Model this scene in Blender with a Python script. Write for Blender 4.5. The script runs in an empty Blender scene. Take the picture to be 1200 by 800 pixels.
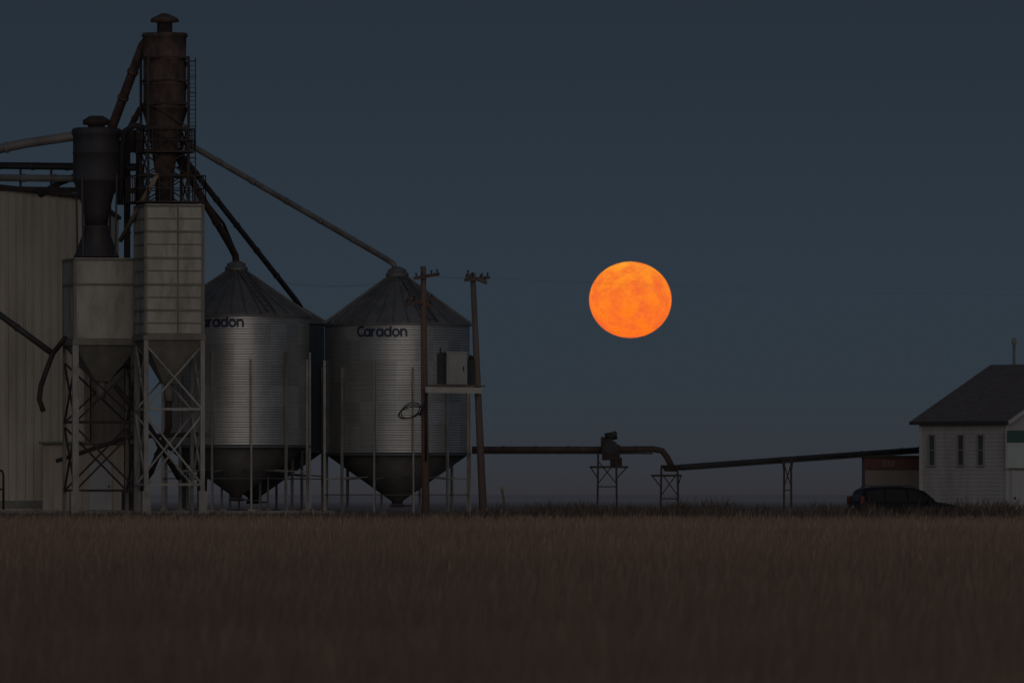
import bpy, bmesh, math, random
import numpy as np
from mathutils import Vector, Matrix
random.seed(7); np.random.seed(7)
scene=bpy.context.scene
F=10752.0; HZ=578.0; CH=1.4
def P(px,py,d): return Vector(((px-600)*d/F, d, CH+(HZ-py)*d/F))
def S(n,d): return n*d/F

# ---------------- materials ----------------
def mat(name,col,rough=0.8,metal=0.0,var=0.25,scale=1.5,stretch=(1,1,1),dirt=None,dirt_amt=0.0,dirt_scale=0.8,bump=0.0,bscale=30,cells=None,spec=0.3):
    m=bpy.data.materials.new(name); m.use_nodes=True
    nt=m.node_tree; N=nt.nodes; L=nt.links
    b=N["Principled BSDF"]
    b.inputs["Roughness"].default_value=rough; b.inputs["Metallic"].default_value=metal
    b.inputs["Specular IOR Level"].default_value=spec
    tc=N.new("ShaderNodeTexCoord")
    mp=N.new("ShaderNodeMapping"); mp.inputs["Scale"].default_value=stretch
    L.new(tc.outputs["Object"],mp.inputs["Vector"])
    n1=N.new("ShaderNodeTexNoise"); n1.inputs["Scale"].default_value=scale; n1.inputs["Detail"].default_value=6; n1.inputs["Roughness"].default_value=0.65
    L.new(mp.outputs["Vector"],n1.inputs["Vector"])
    r=N.new("ShaderNodeMapRange"); r.inputs[1].default_value=0.3; r.inputs[2].default_value=0.7
    r.inputs[3].default_value=1-var; r.inputs[4].default_value=1+var
    L.new(n1.outputs["Fac"],r.inputs[0])
    val=r.outputs[0]
    if cells:
        sx=N.new("ShaderNodeSeparateXYZ"); L.new(tc.outputs["Object"],sx.inputs[0])
        at=N.new("ShaderNodeMath"); at.operation='ARCTAN2'; L.new(sx.outputs[1],at.inputs[0]); L.new(sx.outputs[0],at.inputs[1])
        a2=N.new("ShaderNodeMath"); a2.operation='MULTIPLY'; L.new(at.outputs[0],a2.inputs[0]); a2.inputs[1].default_value=cells[0]
        f1=N.new("ShaderNodeMath"); f1.operation='FLOOR'; L.new(a2.outputs[0],f1.inputs[0])
        z2=N.new("ShaderNodeMath"); z2.operation='MULTIPLY'; L.new(sx.outputs[2],z2.inputs[0]); z2.inputs[1].default_value=cells[1]
        f2=N.new("ShaderNodeMath"); f2.operation='FLOOR'; L.new(z2.outputs[0],f2.inputs[0])
        cx=N.new("ShaderNodeCombineXYZ"); L.new(f1.outputs[0],cx.inputs[0]); L.new(f2.outputs[0],cx.inputs[1])
        wn=N.new("ShaderNodeTexWhiteNoise"); L.new(cx.outputs[0],wn.inputs[0])
        r2=N.new("ShaderNodeMapRange"); r2.inputs[3].default_value=1-cells[2]; r2.inputs[4].default_value=1+cells[2]
        L.new(wn.outputs["Value"],r2.inputs[0])
        mm=N.new("ShaderNodeMath"); mm.operation='MULTIPLY'; L.new(val,mm.inputs[0]); L.new(r2.outputs[0],mm.inputs[1]); val=mm.outputs[0]
    vm=N.new("ShaderNodeVectorMath"); vm.operation='SCALE'; vm.inputs[0].default_value=col
    L.new(val,vm.inputs["Scale"])
    out=vm.outputs[0]
    if dirt:
        n2=N.new("ShaderNodeTexNoise"); n2.inputs["Scale"].default_value=dirt_scale; n2.inputs["Detail"].default_value=8; n2.inputs["Roughness"].default_value=0.7
        L.new(mp.outputs["Vector"],n2.inputs["Vector"])
        r3=N.new("ShaderNodeMapRange"); r3.inputs[1].default_value=0.48; r3.inputs[2].default_value=0.68; r3.inputs[4].default_value=dirt_amt
        L.new(n2.outputs["Fac"],r3.inputs[0])
        mx=N.new("ShaderNodeMix"); mx.data_type='RGBA'; L.new(r3.outputs[0],mx.inputs[0]); L.new(out,mx.inputs[6]); mx.inputs[7].default_value=(*dirt,1)
        out=mx.outputs[2]
    L.new(out,b.inputs["Base Color"])
    if bump>0:
        n3=N.new("ShaderNodeTexNoise"); n3.inputs["Scale"].default_value=bscale; L.new(mp.outputs["Vector"],n3.inputs["Vector"])
        bp=N.new("ShaderNodeBump"); bp.inputs["Strength"].default_value=bump; bp.inputs["Distance"].default_value=0.05
        L.new(n3.outputs["Fac"],bp.inputs["Height"]); L.new(bp.outputs[0],b.inputs["Normal"])
    return m
VS=(1,1,0.15)
M={}
M['galv']=mat("galvanised_corrugated",(0.36,0.358,0.35),0.42,0.78,0.10,1.0,(1,1,.4),(0.19,0.175,0.16),0.3,0.8,cells=(3.82,1.15,0.14))
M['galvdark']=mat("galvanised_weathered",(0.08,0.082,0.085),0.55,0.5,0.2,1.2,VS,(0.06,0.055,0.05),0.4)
M['galvroof']=mat("bin_roof_sheet",(0.115,0.113,0.115),0.55,0.4,0.25,1.5,(1,1,1),(0.08,0.06,0.05),0.4)
M['hopper']=mat("hopper_steel",(0.058,0.056,0.056),0.6,0.3,0.3,1.5,VS,(0.045,0.033,0.026),0.4)
M['legsteel']=mat("leg_steel",(0.23,0.225,0.215),0.55,0.4,0.25,3,(1,1,.4),(0.10,0.065,0.045),0.6)
M['wall']=mat("beige_metal_siding",(0.37,0.332,0.28),0.7,0,0.13,0.6,VS,(0.2,0.17,0.14),0.55,0.5)
M['annex']=mat("pale_siding",(0.34,0.295,0.25),0.75,0,0.15,1,VS,(0.17,0.135,0.105),0.7)
M['leanto']=mat("dim_brown_siding",(0.17,0.145,0.125),0.8,0,0.2,1,VS,(0.08,0.065,0.055),0.7)
M['panel']=mat("painted_panel",(0.30,0.283,0.25),0.65,0.05,0.18,1.4,(1,1,.3),(0.12,0.10,0.08),0.75,1.2)
M['paneldark']=mat("painted_flange",(0.145,0.137,0.12),0.65,0.05,0.2,2,(1,1,.5),(0.07,0.055,0.045),0.5)
M['cyc']=mat("dark_grey_cyclone_paint",(0.036,0.034,0.040),0.65,0.05,0.3,1.5,VS,(0.05,0.032,0.028),0.5)
M['rust']=mat("rusty_steel",(0.07,0.046,0.04),0.9,0.0,0.6,2.2,(1,1,.5),(0.022,0.02,0.024),0.9,1.6,0.3)
M['rustdark']=mat("dark_rusty_frame",(0.038,0.028,0.027),0.85,0.1,0.4,2)
M['whitepost']=mat("white_painted_post",(0.24,0.232,0.22),0.7,0,0.25,2,(1,1,.4),(0.09,0.065,0.05),0.75)
M['concrete']=mat("concrete",(0.22,0.21,0.195),0.95,0,0.25,2,(1,1,1),(0.11,0.095,0.08),0.6,1.5,0.3)
M['pipelight']=mat("light_grey_pipe",(0.16,0.152,0.145),0.6,0.2,0.2,1,(1,1,1),(0.08,0.06,0.045),0.5)
M['pipedark']=mat("dark_pipe",(0.034,0.031,0.033),0.6,0.2,0.3,1,(1,1,1),(0.055,0.035,0.025),0.5)
M['piperust']=mat("brown_red_pipe",(0.055,0.036,0.032),0.8,0.1,0.3,1,(1,1,1),(0.025,0.02,0.019),0.6)
M['tan']=mat("tan_pipe",(0.2,0.155,0.11),0.7,0.1,0.2)
M['wood']=mat("pole_wood",(0.12,0.075,0.06),0.95,0,0.3,3,(1,1,.08),(0.05,0.036,0.03),0.5)
M['woodgrey']=mat("grey_pole_wood",(0.12,0.095,0.08),0.95,0,0.3,3,(1,1,.08),(0.05,0.04,0.036),0.5)
M['plank']=mat("white_platform_beam",(0.38,0.35,0.33),0.8,0,0.15,2,(.3,1,1),(0.18,0.15,0.12),0.4)
M['box']=mat("transformer_grey",(0.22,0.225,0.22),0.5,0.1,0.12,2,(1,1,.4),(0.12,0.11,0.1),.4)
M['black']=mat("black_rubber",(0.015,0.015,0.017),0.6,0,0.2)
M['blue']=mat("navy_lettering",(0.012,0.018,0.055),0.5,0,0.1)
M['housewall']=mat("white_house_siding",(0.285,0.275,0.275),0.8,0,0.12,1.5,(1,1,.3),(0.17,0.155,0.15),0.5)
M['shingle']=mat("brown_grey_shingles",(0.095,0.08,0.083),0.95,0,0.3,6,(1,1,3),(0.06,0.05,0.053),0.5,2,0.3)
M['trim']=mat("white_trim",(0.33,0.325,0.32),0.7,0,0.1)
M['frame']=mat("dim_window_frame",(0.2,0.195,0.195),0.7,0,0.1)
M['soffit']=mat("dark_gutter",(0.035,0.032,0.032),0.7,0,0.1)
M['glass']=mat("window_glass",(0.05,0.055,0.06),0.2,0,0.1,spec=0.25)
M['signwhite']=mat("sign_face_white",(0.36,0.38,0.37),0.5,0,0.08)
M['signgreen']=mat("sign_face_green",(0.045,0.085,0.075),0.5,0,0.05)
M['maroon']=mat("maroon_fascia",(0.095,0.036,0.033),0.7,0,0.2)
M['cream']=mat("cream_wall",(0.2,0.165,0.14),0.8,0,0.15,1.2,VS)
M['carpaint']=mat("dark_car_paint",(0.009,0.008,0.009),0.55,0.0,0.1,spec=0.15)
M['carglass']=mat("car_glass",(0.014,0.013,0.013),0.35,0,0.05,spec=0.2)
M['tail']=mat("red_lamp_lens",(0.08,0.01,0.008),0.4,0,0.05)
M['lens']=mat("clear_lamp_lens",(0.2,0.2,0.2),0.25,0,0.05)
M['chrome']=mat("wheel_alloy",(0.2,0.2,0.2),0.45,0.6,0.1)
M['plastic']=mat("grey_plastic",(0.025,0.025,0.025),0.7,0,0.1)
M['whiteletter']=mat("faded_lettering",(0.17,0.125,0.115),0.6,0,0.3)
M['wire']=mat("wire_metal",(0.05,0.05,0.05),0.6,0.3,0.1)

# ---------------- mesh builder ----------------
class MB:
    def __init__(s): s.v=[]; s.f=[]; s.sm=[]
    def add(s,vs,fs,smooth=False):
        o=len(s.v); s.v+= [Vector(v) for v in vs]
        for f in fs: s.f.append([i+o for i in f]); s.sm.append(smooth)
        return s
    def box(s,c,size,rz=0.0):
        c=Vector(c); R=Matrix.Rotation(rz,3,'Z'); h=Vector(size)/2
        vs=[c+R@Vector((x*h.x,y*h.y,z*h.z)) for x,y,z in [(-1,-1,-1),(1,-1,-1),(1,1,-1),(-1,1,-1),(-1,-1,1),(1,-1,1),(1,1,1),(-1,1,1)]]
        return s.add(vs,[(0,3,2,1),(4,5,6,7),(0,1,5,4),(1,2,6,5),(2,3,7,6),(3,0,4,7)])
    def beam(s,p,q,w,h=None):
        h=h or w; p=Vector(p); q=Vector(q); a=(q-p).normalized()
        ref=Vector((0,0,1)) if abs(a.z)<0.95 else Vector((0,1,0))
        sd=a.cross(ref).normalized()*w/2; up=sd.cross(a).normalized()*h/2
        vs=[p-sd-up,p+sd-up,p+sd+up,p-sd+up,q-sd-up,q+sd-up,q+sd+up,q-sd+up]
        return s.add(vs,[(0,1,2,3),(7,6,5,4),(0,4,5,1),(1,5,6,2),(2,6,7,3),(3,7,4,0)])
    def path(s,pts,r,n=12,caps=True):
        pts=[Vector(p) for p in pts]; rs=r if isinstance(r,(list,tuple)) else [r]*len(pts)
        vs=[];fs=[];prev=None
        for i,p in enumerate(pts):
            if i==0:a=pts[1]-pts[0]
            elif i==len(pts)-1:a=pts[-1]-pts[-2]
            else:a=(pts[i+1]-p).normalized()+(p-pts[i-1]).normalized()
            a.normalize()
            if prev is None:
                ref=Vector((0,0,1)) if abs(a.z)<0.95 else Vector((0,1,0)); u=a.cross(ref).normalized()
            else: u=(prev-a*prev.dot(a)).normalized()
            prev=u; w=a.cross(u)
            for k in range(n):
                t=2*math.pi*k/n; vs.append(p+(u*math.cos(t)+w*math.sin(t))*rs[i])
        for i in range(len(pts)-1):
            for k in range(n):
                k2=(k+1)%n; fs.append((i*n+k,i*n+k2,(i+1)*n+k2,(i+1)*n+k))
        s.add(vs,fs,True)
        if caps:
            o=len(s.v)-len(vs); s.f.append([o+k for k in range(n)][::-1]); s.sm.append(False)
            o2=o+(len(pts)-1)*n; s.f.append([o2+k for k in range(n)]); s.sm.append(False)
        return s
    def tube(s,p,q,r,n=12,r2=None): return s.path([p,q],[r,r2 if r2 is not None else r],n)
    def lathe(s,c,prof,n=32,smooth=True,caps=True):
        cx,cy=c; vs=[];fs=[]
        for r,z in prof:
            for k in range(n):
                t=2*math.pi*k/n; vs.append((cx+r*math.cos(t),cy+r*math.sin(t),z))
        for i in range(len(prof)-1):
            for k in range(n):
                k2=(k+1)%n; fs.append((i*n+k,i*n+k2,(i+1)*n+k2,(i+1)*n+k))
        s.add(vs,fs,smooth)
        if caps:
            o=len(s.v)-len(vs)
            s.f.append([o+k for k in range(n)][::-1]); s.sm.append(False)
            o2=o+(len(prof)-1)*n; s.f.append([o2+k for k in range(n)]); s.sm.append(False)
        return s
    def frustum(s,c1,s1,c2,s2,rz=0):
        R=Matrix.Rotation(rz,3,'Z'); vs=[]
        for c,sz in ((c1,s1),(c2,s2)):
            for x,y in [(-1,-1),(1,-1),(1,1),(-1,1)]:
                vs.append(Vector(c)+R@Vector((x*sz/2,y*sz/2,0)))
        return s.add(vs,[(0,1,2,3),(7,6,5,4),(0,4,5,1),(1,5,6,2),(2,6,7,3),(3,7,4,0)])
    def mesh(s,name,m,off=Vector((0,0,0))):
        me=bpy.data.meshes.new(name); me.from_pydata([tuple(v-off) for v in s.v],[],s.f)
        me.polygons.foreach_set("use_smooth",s.sm); me.materials.append(m); me.update()
        return me
def link(o): scene.collection.objects.link(o); return o
class Thing:
    def __init__(s,name,label,cat,loc,rz=0.0,group=None,local=False):
        s.o=link(bpy.data.objects.new(name,None)); s.o.empty_display_size=0.3
        s.o.location=loc; s.o.rotation_euler=(0,0,rz); s.off=Vector((0,0,0)) if local else Vector(loc)
        s.o["label"]=label; s.o["category"]=cat
        if group: s.o["group"]=group
    def part(s,name,mb,m,parent=None,label=None):
        me=mb.mesh(name,m,s.off) if isinstance(mb,MB) else mb
        o=link(bpy.data.objects.new(name,me)); o.parent=parent or s.o
        if label: o["label"]=label
        return o
def single(name,mb,m,label,cat,loc,group=None):
    loc=Vector(loc); o=link(bpy.data.objects.new(name,mb.mesh(name,m,loc))); o.location=loc
    o["label"]=label; o["category"]=cat
    if group:o["group"]=group
    return o

# ---------------- ground ----------------
def gmat():
    m=bpy.data.materials.new("field_soil_painted_haze"); m.use_nodes=True; nt=m.node_tree;N=nt.nodes;L=nt.links
    b=N["Principled BSDF"]; b.inputs["Roughness"].default_value=1; b.inputs["Specular IOR Level"].default_value=0
    tc=N.new("ShaderNodeTexCoord")
    n=N.new("ShaderNodeTexNoise"); n.inputs["Scale"].default_value=0.6; n.inputs["Detail"].default_value=8; L.new(tc.outputs["Object"],n.inputs["Vector"])
    cr=N.new("ShaderNodeValToRGB"); cr.color_ramp.elements[0].color=(0.04,0.03,0.026,1); cr.color_ramp.elements[1].color=(0.11,0.08,0.065,1)
    L.new(n.outputs["Fac"],cr.inputs[0])
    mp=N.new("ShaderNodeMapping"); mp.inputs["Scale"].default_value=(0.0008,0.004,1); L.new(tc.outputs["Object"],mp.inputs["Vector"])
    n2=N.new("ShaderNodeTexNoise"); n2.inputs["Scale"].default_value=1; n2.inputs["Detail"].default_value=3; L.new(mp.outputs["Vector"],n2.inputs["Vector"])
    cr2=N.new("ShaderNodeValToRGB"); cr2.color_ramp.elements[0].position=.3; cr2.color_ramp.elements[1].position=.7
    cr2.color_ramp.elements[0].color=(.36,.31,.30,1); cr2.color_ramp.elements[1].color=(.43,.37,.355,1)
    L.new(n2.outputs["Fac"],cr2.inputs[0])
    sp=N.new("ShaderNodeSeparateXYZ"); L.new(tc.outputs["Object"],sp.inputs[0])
    r=N.new("ShaderNodeMapRange"); r.inputs[1].default_value=430; r.inputs[2].default_value=1600; L.new(sp.outputs[1],r.inputs[0])  # distance haze painted into the soil colour: far ground mixes to a paler albedo
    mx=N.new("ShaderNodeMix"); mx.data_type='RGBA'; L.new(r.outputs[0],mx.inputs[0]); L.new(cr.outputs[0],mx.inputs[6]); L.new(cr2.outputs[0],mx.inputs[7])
    L.new(mx.outputs[2],b.inputs["Base Color"]); return m
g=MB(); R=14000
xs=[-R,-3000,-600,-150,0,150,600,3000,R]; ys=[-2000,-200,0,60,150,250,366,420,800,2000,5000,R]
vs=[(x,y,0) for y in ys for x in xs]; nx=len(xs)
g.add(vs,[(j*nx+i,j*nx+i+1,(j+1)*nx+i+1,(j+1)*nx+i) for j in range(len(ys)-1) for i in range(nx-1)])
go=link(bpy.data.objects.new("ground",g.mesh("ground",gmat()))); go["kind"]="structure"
y_=MB(); y_.add([(-40,371,.006),(30,371,.006),(30,402,.006),(-40,402,.006)],[(0,1,2,3)])
yo=link(bpy.data.objects.new("gravel_yard",y_.mesh("gravel_yard",mat("gravel",(0.16,0.14,0.125),1,0,0.3,3,bump=.4)))); yo["kind"]="structure"

# ---------------- grass ----------------
def grassmat(name):
    m=bpy.data.materials.new(name); m.use_nodes=True; nt=m.node_tree;N=nt.nodes;L=nt.links
    b=N["Principled BSDF"]; b.inputs["Roughness"].default_value=0.9; b.inputs["Specular IOR Level"].default_value=0.1
    a=N.new("ShaderNodeAttribute"); a.attribute_name="col"; L.new(a.outputs["Color"],b.inputs["Base Color"]); return m
def blades(name,x,y,h,w,col,lean,mat_,plume):
    n=len(x); yaw=np.random.uniform(-0.9,0.9,n); cx=np.cos(yaw);sy=np.sin(yaw)
    la=np.random.uniform(0,2*np.pi,n); lx=np.cos(la)*lean*h+0.05*h; ly=np.sin(la)*lean*h
    lv=[0,0.6,0.82,1.0]; le=[0,.3,.66,1.0]
    V=np.zeros((n,7,3),np.float32); C=np.ones((n,7,4),np.float32)
    wk=[np.full(n,1.0),np.full(n,.75),np.where(plume,np.random.uniform(1.5,2.8,n),.5)]
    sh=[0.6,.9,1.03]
    for k in range(3):
        for s_,j in ((-1,0),(1,1)):
            V[:,2*k+j,0]=x+lx*le[k]+s_*cx*w*wk[k]*.5
            V[:,2*k+j,1]=y+ly*le[k]+s_*sy*w*wk[k]*.5
            V[:,2*k+j,2]=h*lv[k]
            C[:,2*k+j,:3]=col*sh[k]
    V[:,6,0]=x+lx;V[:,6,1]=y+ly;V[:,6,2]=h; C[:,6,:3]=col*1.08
    T=np.array([[0,1,3],[0,3,2],[2,3,5],[2,5,4],[4,5,6]])
    idx=(np.arange(n)[:,None,None]*7+T[None]).reshape(-1).astype(np.int32)
    me=bpy.data.meshes.new(name); me.vertices.add(n*7); me.vertices.foreach_set("co",V.reshape(-1))
    me.loops.add(len(idx)); me.loops.foreach_set("vertex_index",idx)
    me.polygons.add(len(idx)//3); me.polygons.foreach_set("loop_start",np.arange(0,len(idx),3,dtype=np.int32))
    me.update(calc_edges=True)
    at=me.color_attributes.new("col",'FLOAT_COLOR','POINT'); at.data.foreach_set("color",C.reshape(-1))
    me.materials.append(mat_)
    o=link(bpy.data.objects.new(name,me)); o["kind"]="stuff"; return o
def lf(x,y,s):
    return (np.sin(x*s+1.3*np.sin(y*s*.7))+np.sin(x*s*2.3+y*s*1.1+2)+np.sin(x*s*.4-y*s*.5+4))/3
def gcol(n,pal,wt,a=.75,b=1.25):
    pal=np.array(pal); c=pal[np.random.choice(len(pal),n,p=wt)]; return c*np.random.uniform(a,b,(n,1))
n=480000
u=np.random.uniform(0,1,n)**1.15
inv=(1/366)+u*(1/22-1/366); d=1/inv
far=np.random.rand(n)<.25
d=np.where(far,np.random.uniform(150,369,n),d)
x=np.random.uniform(-1,1,n)*(0.0558*d*1.3+1.0)
h=(0.52+0.06*lf(x,d,0.35)+0.05*lf(x,d,1.7)+.05*lf(x,d,4.1))*np.random.uniform(.5,1.2,n)
tall=np.random.rand(n)<np.where(d>200,.09,.05); h=np.where(tall,h*np.random.uniform(1.15,1.7,n),h)
w=np.clip(0.0014+d*0.000017,0.0017,0.0075)*np.random.uniform(.6,1.4,n); w=np.where(tall,w*.75,w)
col=gcol(n,[(.235,.163,.125),(.285,.205,.155),(.175,.12,.095),(.34,.25,.19),(.20,.13,.10)],[.36,.2,.24,.06,.14])
col=col*(0.97+.17*lf(x,d,0.5)+.12*lf(x,d,.11))[:,None]
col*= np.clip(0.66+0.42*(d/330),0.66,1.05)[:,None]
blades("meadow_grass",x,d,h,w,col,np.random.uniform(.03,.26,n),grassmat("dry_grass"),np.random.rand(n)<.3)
n=52000
x=np.random.uniform(-24,30,n); y=np.random.uniform(364,380,n)
k=np.clip((x+3)/2.5,0,1)
cl=np.clip(.45+.7*lf(x,y*.3,1.1)+.5*lf(x+9,y*.5,3.3)+.35*lf(x-4,y,9.0),0,1.6)
h=np.random.uniform(.2,.75,n)*(0.95+.62*k*cl)
spk=np.random.rand(n)<.02; h=np.where(spk,h*1.25,h)
col=gcol(n,[(.075,.06,.052),(.115,.088,.072),(.05,.042,.038),(.17,.125,.10)],[.44,.24,.26,.06])
blades("roadside_weeds",x,y,h,np.random.uniform(.006,.022,n),col,np.random.uniform(.1,.55,n),grassmat("dark_weeds"),np.random.rand(n)<.5)

# ---------------- lettering ----------------
def ribbon_word(width,cap,th,mat_,name="lettering"):
    """extended sans lettering of the word Caradon, drawn as flat strokes"""
    def arc(cx,cy,rx,ry,a0,a1,n=20):
        return [(cx+rx*math.cos(math.radians(a0+(a1-a0)*i/n)),cy+ry*math.sin(math.radians(a0+(a1-a0)*i/n))) for i in range(n+1)]
    X=.72; strokes=[]; pen=0
    def bowl(x0,w): return arc(x0+w/2,X/2,w/2,X/2,0,360,26)
    strokes.append(arc(pen+.5,.5,.5,.5,45,315)); pen+=.98
    def ga(): 
        global_=0
        return None
    for ch in "aradon":
        if ch=='a': strokes.append(bowl(pen,.72)); strokes.append([(pen+.74,0-.07),(pen+.74,X+.07)]); pen+=.74+.27
        elif ch=='r': strokes.append([(pen,-.07),(pen,X+.07)]); strokes.append(arc(pen+.36,X-.34,.36,.34,175,85,8)); pen+=.36+.25
        elif ch=='d': strokes.append(bowl(pen,.72)); strokes.append([(pen+.74,-.07),(pen+.74,1.07)]); pen+=.74+.27
        elif ch=='o': strokes.append(bowl(pen,.76)); pen+=.76+.27
        elif ch=='n': strokes.append([(pen,-.07),(pen,X+.07)]); strokes.append(arc(pen+.33,X-.33,.33,.33,180,0,14)+[(pen+.66,-.07)]); pen+=.66
    sx=(width-th)/pen; sy=cap-th
    vs=[];fs=[]
    for j,st in enumerate(strokes):
        pts=[Vector((x*sx+th/2,y*sy+th/2)) for x,y in st]; o=len(vs)
        closed=(pts[0]-pts[-1]).length<1e-4
        for i,p in enumerate(pts):
            if closed and i in (0,len(pts)-1): t=pts[1]-pts[-2]
            else: t=pts[min(i+1,len(pts)-1)]-pts[max(i-1,0)]
            t.normalize(); nrm=Vector((-t.y,t.x))*th/2
            for q in (p-nrm,p+nrm): vs.append((q.x-width/2,q.y,.003*(j%3)))
        for i in range(len(pts)-1): fs.append((o+2*i,o+2*i+2,o+2*i+3,o+2*i+1))
    me=bpy.data.meshes.new(name); me.from_pydata(vs,[],fs); me.materials.append(mat_); return me
def text_mesh(txt,width,mat_,bold=0.02,name="lettering"):
    c=bpy.data.curves.new(name,'FONT'); c.body=txt; c.size=1; c.offset=bold; c.resolution_u=4; c.align_x='CENTER'
    t=link(bpy.data.objects.new(name,c)); bpy.context.view_layer.update()
    dg=bpy.context.evaluated_depsgraph_get(); me=bpy.data.meshes.new_from_object(t.evaluated_get(dg))
    bpy.data.objects.remove(t); bpy.data.curves.remove(c)
    xs=[v.co.x for v in me.vertices]; s=width/(max(xs)-min(xs)); mid=(max(xs)+min(xs))/2
    for v in me.vertices: v.co=Vector(((v.co.x-mid)*s,v.co.y*s,0))
    me.materials.clear(); me.materials.append(mat_); return me

# ---------------- grain bins ----------------
def grain_bin(px,d,y_eave,y_ring,y_peak,tip_y,label,gmat_,base=0.0,letter=None,R=3.05,leg0=-47,caph=1.0):
    c=P(px,400,d); cx,cy=c.x,c.y
    z=lambda py:P(px,py,d).z
    ze,zr,zp,zt=z(y_eave),z(y_ring),z(y_peak),z(tip_y)
    T=Thing("grain_bin",label,"grain bin",(cx,cy,base),group="corrugated steel grain bins")
    m=MB(); prof=[]; nc=int((ze-zr)/0.104); step=(ze-zr)/nc
    for i in range(nc):
        for q,rr in ((0,0.0),(.25,.016),(.5,.026),(.75,.016)): prof.append((R+rr,zr+(i+q)*step))
    prof.append((R,ze)); m.lathe((cx,cy),prof,96)
    sh=T.part("shell",m,gmat_)
    m=MB(); re=R+.1; rt=.42; ns=60
    vs=[];fs=[]
    for i,(r,zz) in enumerate([(re,ze-.08),(re,ze+.02),(rt,zp)]):
        for k in range(ns):
            t=2*math.pi*k/ns; vs.append((cx+r*math.cos(t),cy+r*math.sin(t),zz))
    for i in range(2):
        for k in range(ns):
            k2=(k+1)%ns; fs.append((i*ns+k,i*ns+k2,(i+1)*ns+k2,(i+1)*ns+k))
    m.add(vs,fs,True)
    for k in range(30):
        t=2*math.pi*(k+.3)/30; a=Vector((math.cos(t),math.sin(t),0))
        m.beam(Vector((cx,cy,ze+.05))+a*re,Vector((cx,cy,zp+.03))+a*rt,.05,.06)
    rf=T.part("roof",m,M['galvroof'])
    m=MB(); m.lathe((cx,cy),[(.48,zp-.02),(.48,zp+.18*caph),(.40,zp+.2*caph),(.40,zp+.32*caph),(.12,zp+.46*caph)],24)
    T.part("cap",m,M['galvroof'],parent=rf)
    m=MB(); m.lathe((cx,cy),[(R+.05,zr-.1),(R+.06,zr+.02),(R+.01,zr+.02),(R+.01,zr-.1)],64,caps=False)
    T.part("ring",m,M['galvdark'])
    m=MB(); m.lathe((cx,cy),[(.22,zt),(.25,zt+.12),(R-.03,zr-.05)],48)
    hp=T.part("hopper",m,M['hopper'])
    m=MB(); m.box((cx,cy,zt-.08),(.6,.5,.14)); m.tube((cx+.3,cy,zt-.08),(cx+.65,cy,zt-.08),.03)
    T.part("gate",m,M['rustdark'],parent=hp)
    for k in range(12):
        t=math.radians(leg0-90+30*k); a=Vector((math.cos(t),math.sin(t),0)); o=Vector((cx,cy,0))+a*(R+.09)
        m=MB(); zl=ze*(.72 if k%2 else .66)+zr*(.28 if k%2 else .34)
        m.box((o.x,o.y,(base+zl)/2),(.075,.11,zl-base),t+math.pi/2)
        m.box((o.x,o.y,base+.03),(.3,.3,.06),t)
        p=Vector((cx,cy,0))+a*(R+.03); q=Vector((cx,cy,0))+a*(R*.55)
        zc=zt+.12+(zr-zt-.17)*.52
        m.beam((p.x,p.y,zr-1.1),(q.x,q.y,zc),.05)
        T.part("leg",m,M['legsteel'])
    m=MB()
    for k in range(12):
        t1=math.radians(leg0-90+30*k); t2=t1+math.pi/6
        m.beam((cx+(R+.09)*math.cos(t1),cy+(R+.09)*math.sin(t1),base+1.35),(cx+(R+.09)*math.cos(t2),cy+(R+.09)*math.sin(t2),base+1.35),.035)
    T.part("tie_rod",m,M['hopper'])
    if letter:
        lx,ly,lw=letter; me=ribbon_word(lw,S(13,d),.085,M['blue'])
        a0=math.asin(((lx-px)*d/F)/R); zb=P(px,ly,d).z
        for v in me.vertices:
            a=a0+v.co.x/R; zz=zb+v.co.y; rr=R+.035+v.co.z; v.co=Vector((cx+rr*math.sin(a),cy-rr*math.cos(a),zz))-T.off
        T.part("lettering",me,None)
    t=math.radians(-60); a=Vector((math.cos(t),math.sin(t),0))
    m=MB(); p1=Vector((cx,cy,ze+.1))+a*re; p2=Vector((cx,cy,zp+.08))+a*rt
    q=Vector((-a.y,a.x,0))*.18
    m.beam(p1+q,p2+q,.03); m.beam(p1-q,p2-q,.03)
    for i in range(9):
        c_=p1.lerp(p2,(i+.5)/9); m.beam(c_+q,c_-q,.025)
    T.part("roof_ladder",m,M['galvdark'],parent=rf)
    return T
pad=MB(); a=P(-60,0,380); b=P(392,0,380)
pad.box(((a.x+b.x)/2,387.5,.34),(b.x-a.x,17,.68))
single("concrete_pad",pad,M['concrete'],"low pale concrete pad under the steel bins","concrete pad",((a.x+b.x)/2,387.5,0))
grain_bin(277,386,370,522,318,583,"corrugated silver grain bin with blue lettering beside the tall square tank",M['galv'],.68,(258,385,S(61,386)))
grain_bin(465.5,388,380,531,325,590,"corrugated silver grain bin with blue lettering behind the utility poles",M['galv'],0,(448,396,S(61,388)))
grain_bin(297,396,378,528,334,586,"dark weathered grain bin tucked behind its silver neighbours",M['galvdark'],.68,caph=.25)

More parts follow.
